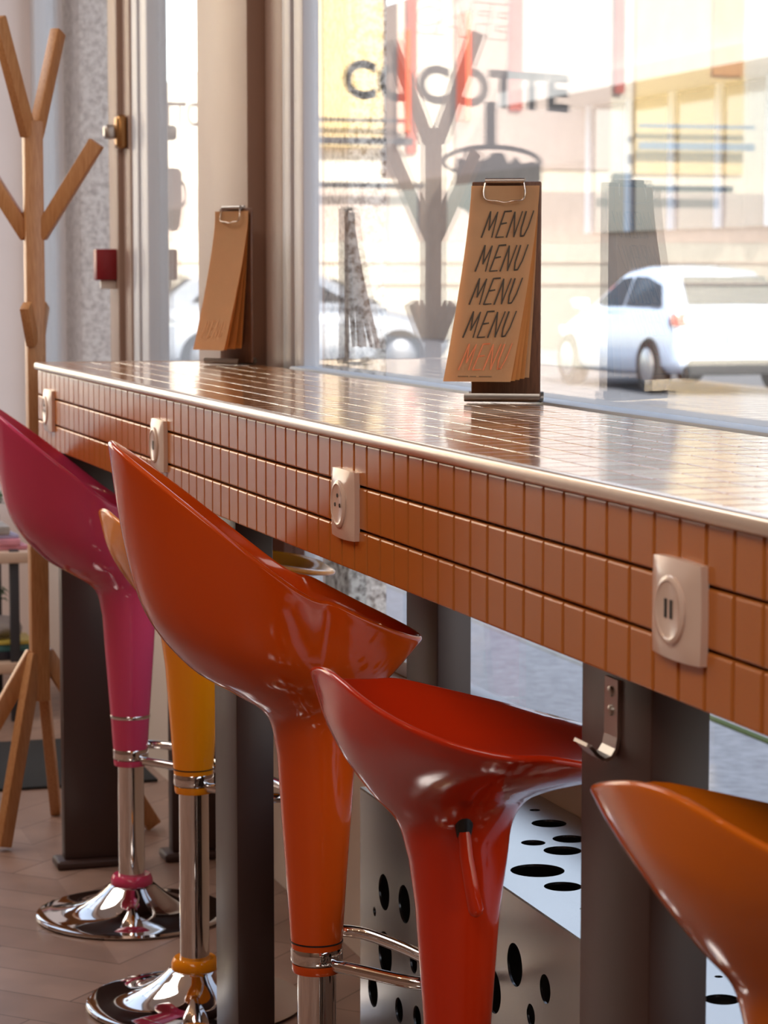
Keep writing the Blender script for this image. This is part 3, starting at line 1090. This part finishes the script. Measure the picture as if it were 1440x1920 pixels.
def plant(x, y, z, lab, h, nleaf, ml, spread):
    t = thing('potted_plant', (x, y, z), lab, 'plant', 'plants on the low shelf')
    b = bm_new(); lathe(b, [(.035, 0), (.048, .07), (.045, .07), (.04, .06)], (0, 0, 0), 24)
    fin('pot', b, M['pot'], t, 40)
    b = bm_new()
    for k in range(nleaf):
        a = random.uniform(0, 2 * PI); l = random.uniform(.6, 1) * spread
        hh = random.uniform(.5, 1) * h
        pts = []
        for i in range(6):
            s = i / 5
            pts.append(Vector((math.cos(a) * l * s, math.sin(a) * l * s, .06 + hh * (1.6 * s - 1.1 * s * s))))
        side = Vector((-math.sin(a), math.cos(a), 0))
        for i in range(5):
            w0 = .016 * math.sin(PI * (i / 5 * .9 + .1)); w1 = .016 * math.sin(PI * ((i + 1) / 5 * .9 + .1))
            vs = [b.verts.new(p) for p in (pts[i] - side * w0, pts[i] + side * w0, pts[i + 1] + side * w1, pts[i + 1] - side * w1)]
            b.faces.new(vs)
    bmesh.ops.solidify(b, geom=b.faces, thickness=.0008)
    fin('leaves', b, ml, t, 60)
plant(-1.868, .15, .456, 'green leafy potted plant on the upper shelf beside the magazines', .14, 26, M['leaf'], .085)
plant(-1.845, .15, .161, 'trailing potted plant on the lower shelf behind the magazines', .20, 26, M['leaf'], .072)
b = bm_new()
bmesh.ops.create_icosphere(b, subdivisions=3, radius=.09)
for v in b.verts:
    v.co = Vector((v.co.x * .85, v.co.y * 1.4, max(v.co.z * .38, -.012) + .012 + .012 * math.sin(v.co.x * 60) * math.cos(v.co.y * 44)))
o = fin('folded_cloth', b, M['bag'], None, 60); o.location = (-1.69, .1, .2245)
tag(o, 'crumpled grey cloth lying on the lower shelf magazines', 'cloth')
b = bm_new(); box(b, -1.27, -.70, -.5, .385, 0, .008, .003)
o = fin('floor_mat', b, M['mat'], None, 35)
tag(o, 'black rectangular mat on the wooden floor beyond the counter', 'mat')

# ------------------------------------------------------------------ granite pillars outside
for x0, x1, y0, y1, lab in ((-3.3, -2.5, .545, .665, 'speckled grey granite pillar outside the left window behind the coat stand'),
                            (-1.05, -.46, .78, .875, 'speckled grey granite pillar outside seen through the main window')):
    b = bm_new(); box(b, x0, x1, y0, y1, -.1, 5.0, .01)
    tag(fin('granite_pillar', b, M['granite'], None, 35), lab, 'pillar', 'granite pillars of the shop front')

# ------------------------------------------------------------------ building straight across the end window (seen mirrored in the glass)
yb = thing('yellow_building', (-30, -11, 0), 'sunlit cream building with yellow panels and dark balcony rails across the side street', 'building')
yb.location = (0, 0, 0)
X0 = -30
quick('wall', M['cream'], yb, X0 - 4, X0, -30, -1, -.4, 11)
for y0, y1, z0 in ((-9.13, -7.5, 3.0), (-14.95, -13.15, 2.7)):
    quick('yellow_panel', M['yfac'], yb, X0, X0 + .08, y0, y1, z0, 9)
quick('wall_panel', M['brownfac'], yb, X0, X0 + .06, -9.36, -9.14, 2.6, 9)
quick('wall_panel', M['pinkfac'], yb, X0, X0 + .06, -12.75, -10.26, 2.75, 9)
quick('shutter', M['redshut'], yb, X0, X0 + .1, -9.65, -9.5, 2.95, 5.6)
quick('shutter', M['redshut'], yb, X0 + .06, X0 + .12, -11.3, -11.1, 3.6, 5.4)
quick('shutter', M['redshut'], yb, X0 + .06, X0 + .12, -12.95, -12.8, 3.9, 6)
quick('shutter', M['orshut'], yb, X0 + .08, X0 + .14, -14.9, -14.4, 4.2, 6)
quick('window_opening', M['shop'], yb, X0 + .02, X0 + .07, -13.1, -12.8, 2.0, 2.7)
for ya, yb_, mm in ((-9.5, -7.4, 'darkrail'), (-15.0, -13.1, 'bluerail')):
    for z, h in ((3.38, .05), (3.05, .11)):
        quick('railing', M[mm], yb, X0 + .3, X0 + .38, ya, yb_, z, z + h)
for ya, yb_ in ((-9.5, -7.4), (-14.4, -12.4)):
    quick('railing', M['darkrail'], yb, X0 + .82, X0 + .9, ya, yb_, 2.40, 2.49)
quick('stone_wall', M['pinkfac'], yb, X0, X0 + .5, -25, -1, 1.65, 2.4)
quick('stone_wall', M['cream'], yb, X0, X0 + .8, -25, -1, -.3, 1.64)
for z in (1.32, 1.0):
    quick('wall_line', M['stone'], yb, X0 + .8, X0 + .83, -25, -1, z, z + .04)

# ------------------------------------------------------------------ pale building across the street
pbld = thing('pale_building', (0, 0, 0), 'pale pinkish concrete building across the street behind the white car', 'building')
YB = 16.0
quick('wall', M['greyfac'], pbld, -75, 6, YB, YB + 5, -.4, 7.2)
quick('stone_base', M['greystone'], pbld, -75, 6, YB - .12, YB, -.3, 3.2)
quick('overhang', M['concrete'], pbld, -37, -26.5, YB - 1.4, YB, 4.4, 7.4)
quick('ledge', M['concrete'], pbld, -37, -26, YB - 1.6, YB, 4.15, 4.4)
quick('window_opening', M['shop'], pbld, -36, -27, YB - .2, YB - .1, 1.9, 4.1)
for k in range(6):
    quick('mullion', M['shopframe'], pbld, -36.1 + k * 1.8, -35.9 + k * 1.8, YB - .26, YB - .18, 1.9, 4.15)
for x in (-52, -48, -44):
    quick('window_opening', M['shop'], pbld, x, x + 2, YB - .16, YB - .1, 1.3, 3.0)
    quick('shutter', M['redshut'], pbld, x + .4, x + 1.0, YB - .1, YB + .02, 4.3, 6.5)

# ------------------------------------------------------------------ cars
def car(loc, rz, paint, label, group='parked cars in the street'):
    t = thing('car', loc, label, 'car', group, rz)
    # local +x = nose; z up
    L2, HW = 2.0, .87
    st = [(-2.0, .50, .86, .74), (-1.95, .36, .98, .82), (-1.75, .26, 1.02, .86), (-1.2, .22, 1.0, .87), (-.3, .20, .97, .87), (.7, .20, .95, .87), (1.2, .22, .90, .86), (1.65, .26, .80, .82), (1.9, .32, .68, .74), (2.0, .42, .56, .62)]
    b = bm_new()
    rings = []
    for x, z0, z1, w in st:
        pr = [(-w * .9, z0), (-w, z0 + .10), (-w, (z0 + z1) / 2), (-w * .97, z1 - .08), (-w * .88, z1), (0, z1 + .02), (w * .88, z1), (w * .97, z1 - .08), (w, (z0 + z1) / 2), (w, z0 + .10), (w * .9, z0)]
        rings.append([b.verts.new((x, y, z)) for y, z in pr])
    n = 11
    for A, B in zip(rings, rings[1:]):
        for k in range(n):
            b.faces.new((A[k], A[(k + 1) % n], B[(k + 1) % n], B[k]))
    b.faces.new(rings[0]); b.faces.new(rings[-1])
    bmesh.ops.subdivide_edges(b, edges=b.edges, cuts=1, use_grid_fill=True, smooth=.6)
    fin('body', b, paint, t, 60)
    # greenhouse
    cs_ = [(-1.86, .98, .72), (-1.45, 1.29, .64), (-1.05, 1.44, .61), (-.5, 1.49, .60), (.1, 1.45, .60), (.5, 1.28, .63), (1.12, .95, .72)]
    b = bm_new()
    rings = []
    for x, z, w in cs_:
        rings.append([b.verts.new((x, y, zz)) for y, zz in ((-.80, .94), (-w - (1.5 - z) * .08, z - .07), (-w * .86, z), (0, z + .02), (w * .86, z), (w + (1.5 - z) * .08, z - .07), (.80, .94))])
    for A, B in zip(rings, rings[1:]):
        for k in range(6):
            b.faces.new((A[k], A[k + 1], B[k + 1], B[k]))
    fin('roof', b, paint, t, 50)
    # glazing, slightly proud of the shell
    b = bm_new()
    for sg in (-1, 1):
        poly = [(-1.35, 1.02), (-1.22, 1.34), (-.5, 1.40), (.15, 1.34), (.72, 1.02)]
        for i0, i1 in (((-1.35, -.32)), ((-.26, .72))):
            pp = [p for p in poly if i0 <= p[0] <= i1]
            if i0 == -1.35:
                pp = [(-1.42, 1.02), (-1.18, 1.27), (-.7, 1.36), (-.32, 1.37), (-.32, 1.02)]
            else:
                pp = [(-.26, 1.02), (-.26, 1.37), (.08, 1.34), (.62, 1.02)]
            vs = [b.verts.new((x, sg * (.815 - (z - .94) * .40), z)) for x, z in pp]
            b.faces.new(vs)
    vs = [b.verts.new(p) for p in ((-1.835, -.64, 1.06), (-1.835, .64, 1.06), (-1.40, .53, 1.375), (-1.40, -.53, 1.375))]
    b.faces.new(vs)
    vs = [b.verts.new(p) for p in ((1.06, -.64, 1.0), (1.06, .64, 1.0), (.47, .54, 1.32), (.47, -.54, 1.32))]
    b.faces.new(vs)
    bmesh.ops.solidify(b, geom=b.faces, thickness=.02)
    fin('window', b, M['carglass'], t)
    for x in (-1.25, 1.28):
        for sg in (-1, 1):
            b = bm_new()
            rr = lathe(b, [(.20, 0), (.31, .01), (.33, .05), (.33, .17), (.31, .2), (.2, .2)], (0, 0, 0), 28)
            for r in rr:
                for v in r:
                    v.co = Vector((x + v.co.x, sg * (.70 + v.co.z), .33 + v.co.y))
            w = fin('wheel', b, M['tyre'], t, 40)
            b = bm_new()
            rr = lathe(b, [(.05, .02), (.20, .012), (.215, 0), (.05, 0)], (0, 0, 0), 20)
            for r in rr:
                for v in r:
                    v.co = Vector((x + v.co.x, sg * (.895 + v.co.z), .33 + v.co.y))
            fin('wheel_rim', b, M['rim'], w, 40)
    for sg in (-1, 1):
        b = bm_new(); box(b, -2.0, -1.78, sg * .74 - .12, sg * .74 + .12, .80, .95, .03)
        l = fin('tail_lamp', b, M['lampred'], t, 40)
        b = bm_new(); box(b, -2.02, -1.9, sg * .70 - .06, sg * .70 + .06, .84, .91, .02)
        fin('lamp_lens', b, M['lampwhite'], l, 40)
        b = bm_new(); box(b, 1.72, 1.93, sg * .64 - .12, sg * .64 + .12, .62, .74, .03)
        fin('head_lamp', b, M['lampwhite'], t, 40)
        b = bm_new(); box(b, .62, .80, sg * .95 - .09, sg * .95 + .09, .98, 1.10, .03)
        fin('mirror', b, paint, t, 40)
    b = bm_new(); box(b, -2.03, -1.98, -.27, .27, .60, .72)
    p = fin('number_plate', b, M['numplate'], t)
    b = bm_new(); box(b, -2.035, -2.02, .21, .265, .60, .72)
    fin('blue_strip', b, M['eublue'], p)
    b = bm_new(); box(b, -2.04, -1.8, -.7, .7, .24, .42, .04)
    fin('bumper', b, M['tyre'], t, 40)
    return t
car((-22.9, 11.6, -.22), PI, M['carw'], 'white hatchback parked across the street seen from its rear left corner')
car((-26.5, -6.8, -.20), -PI / 2 + .1, M['cars'], 'silver car in the side street in front of the cream building')
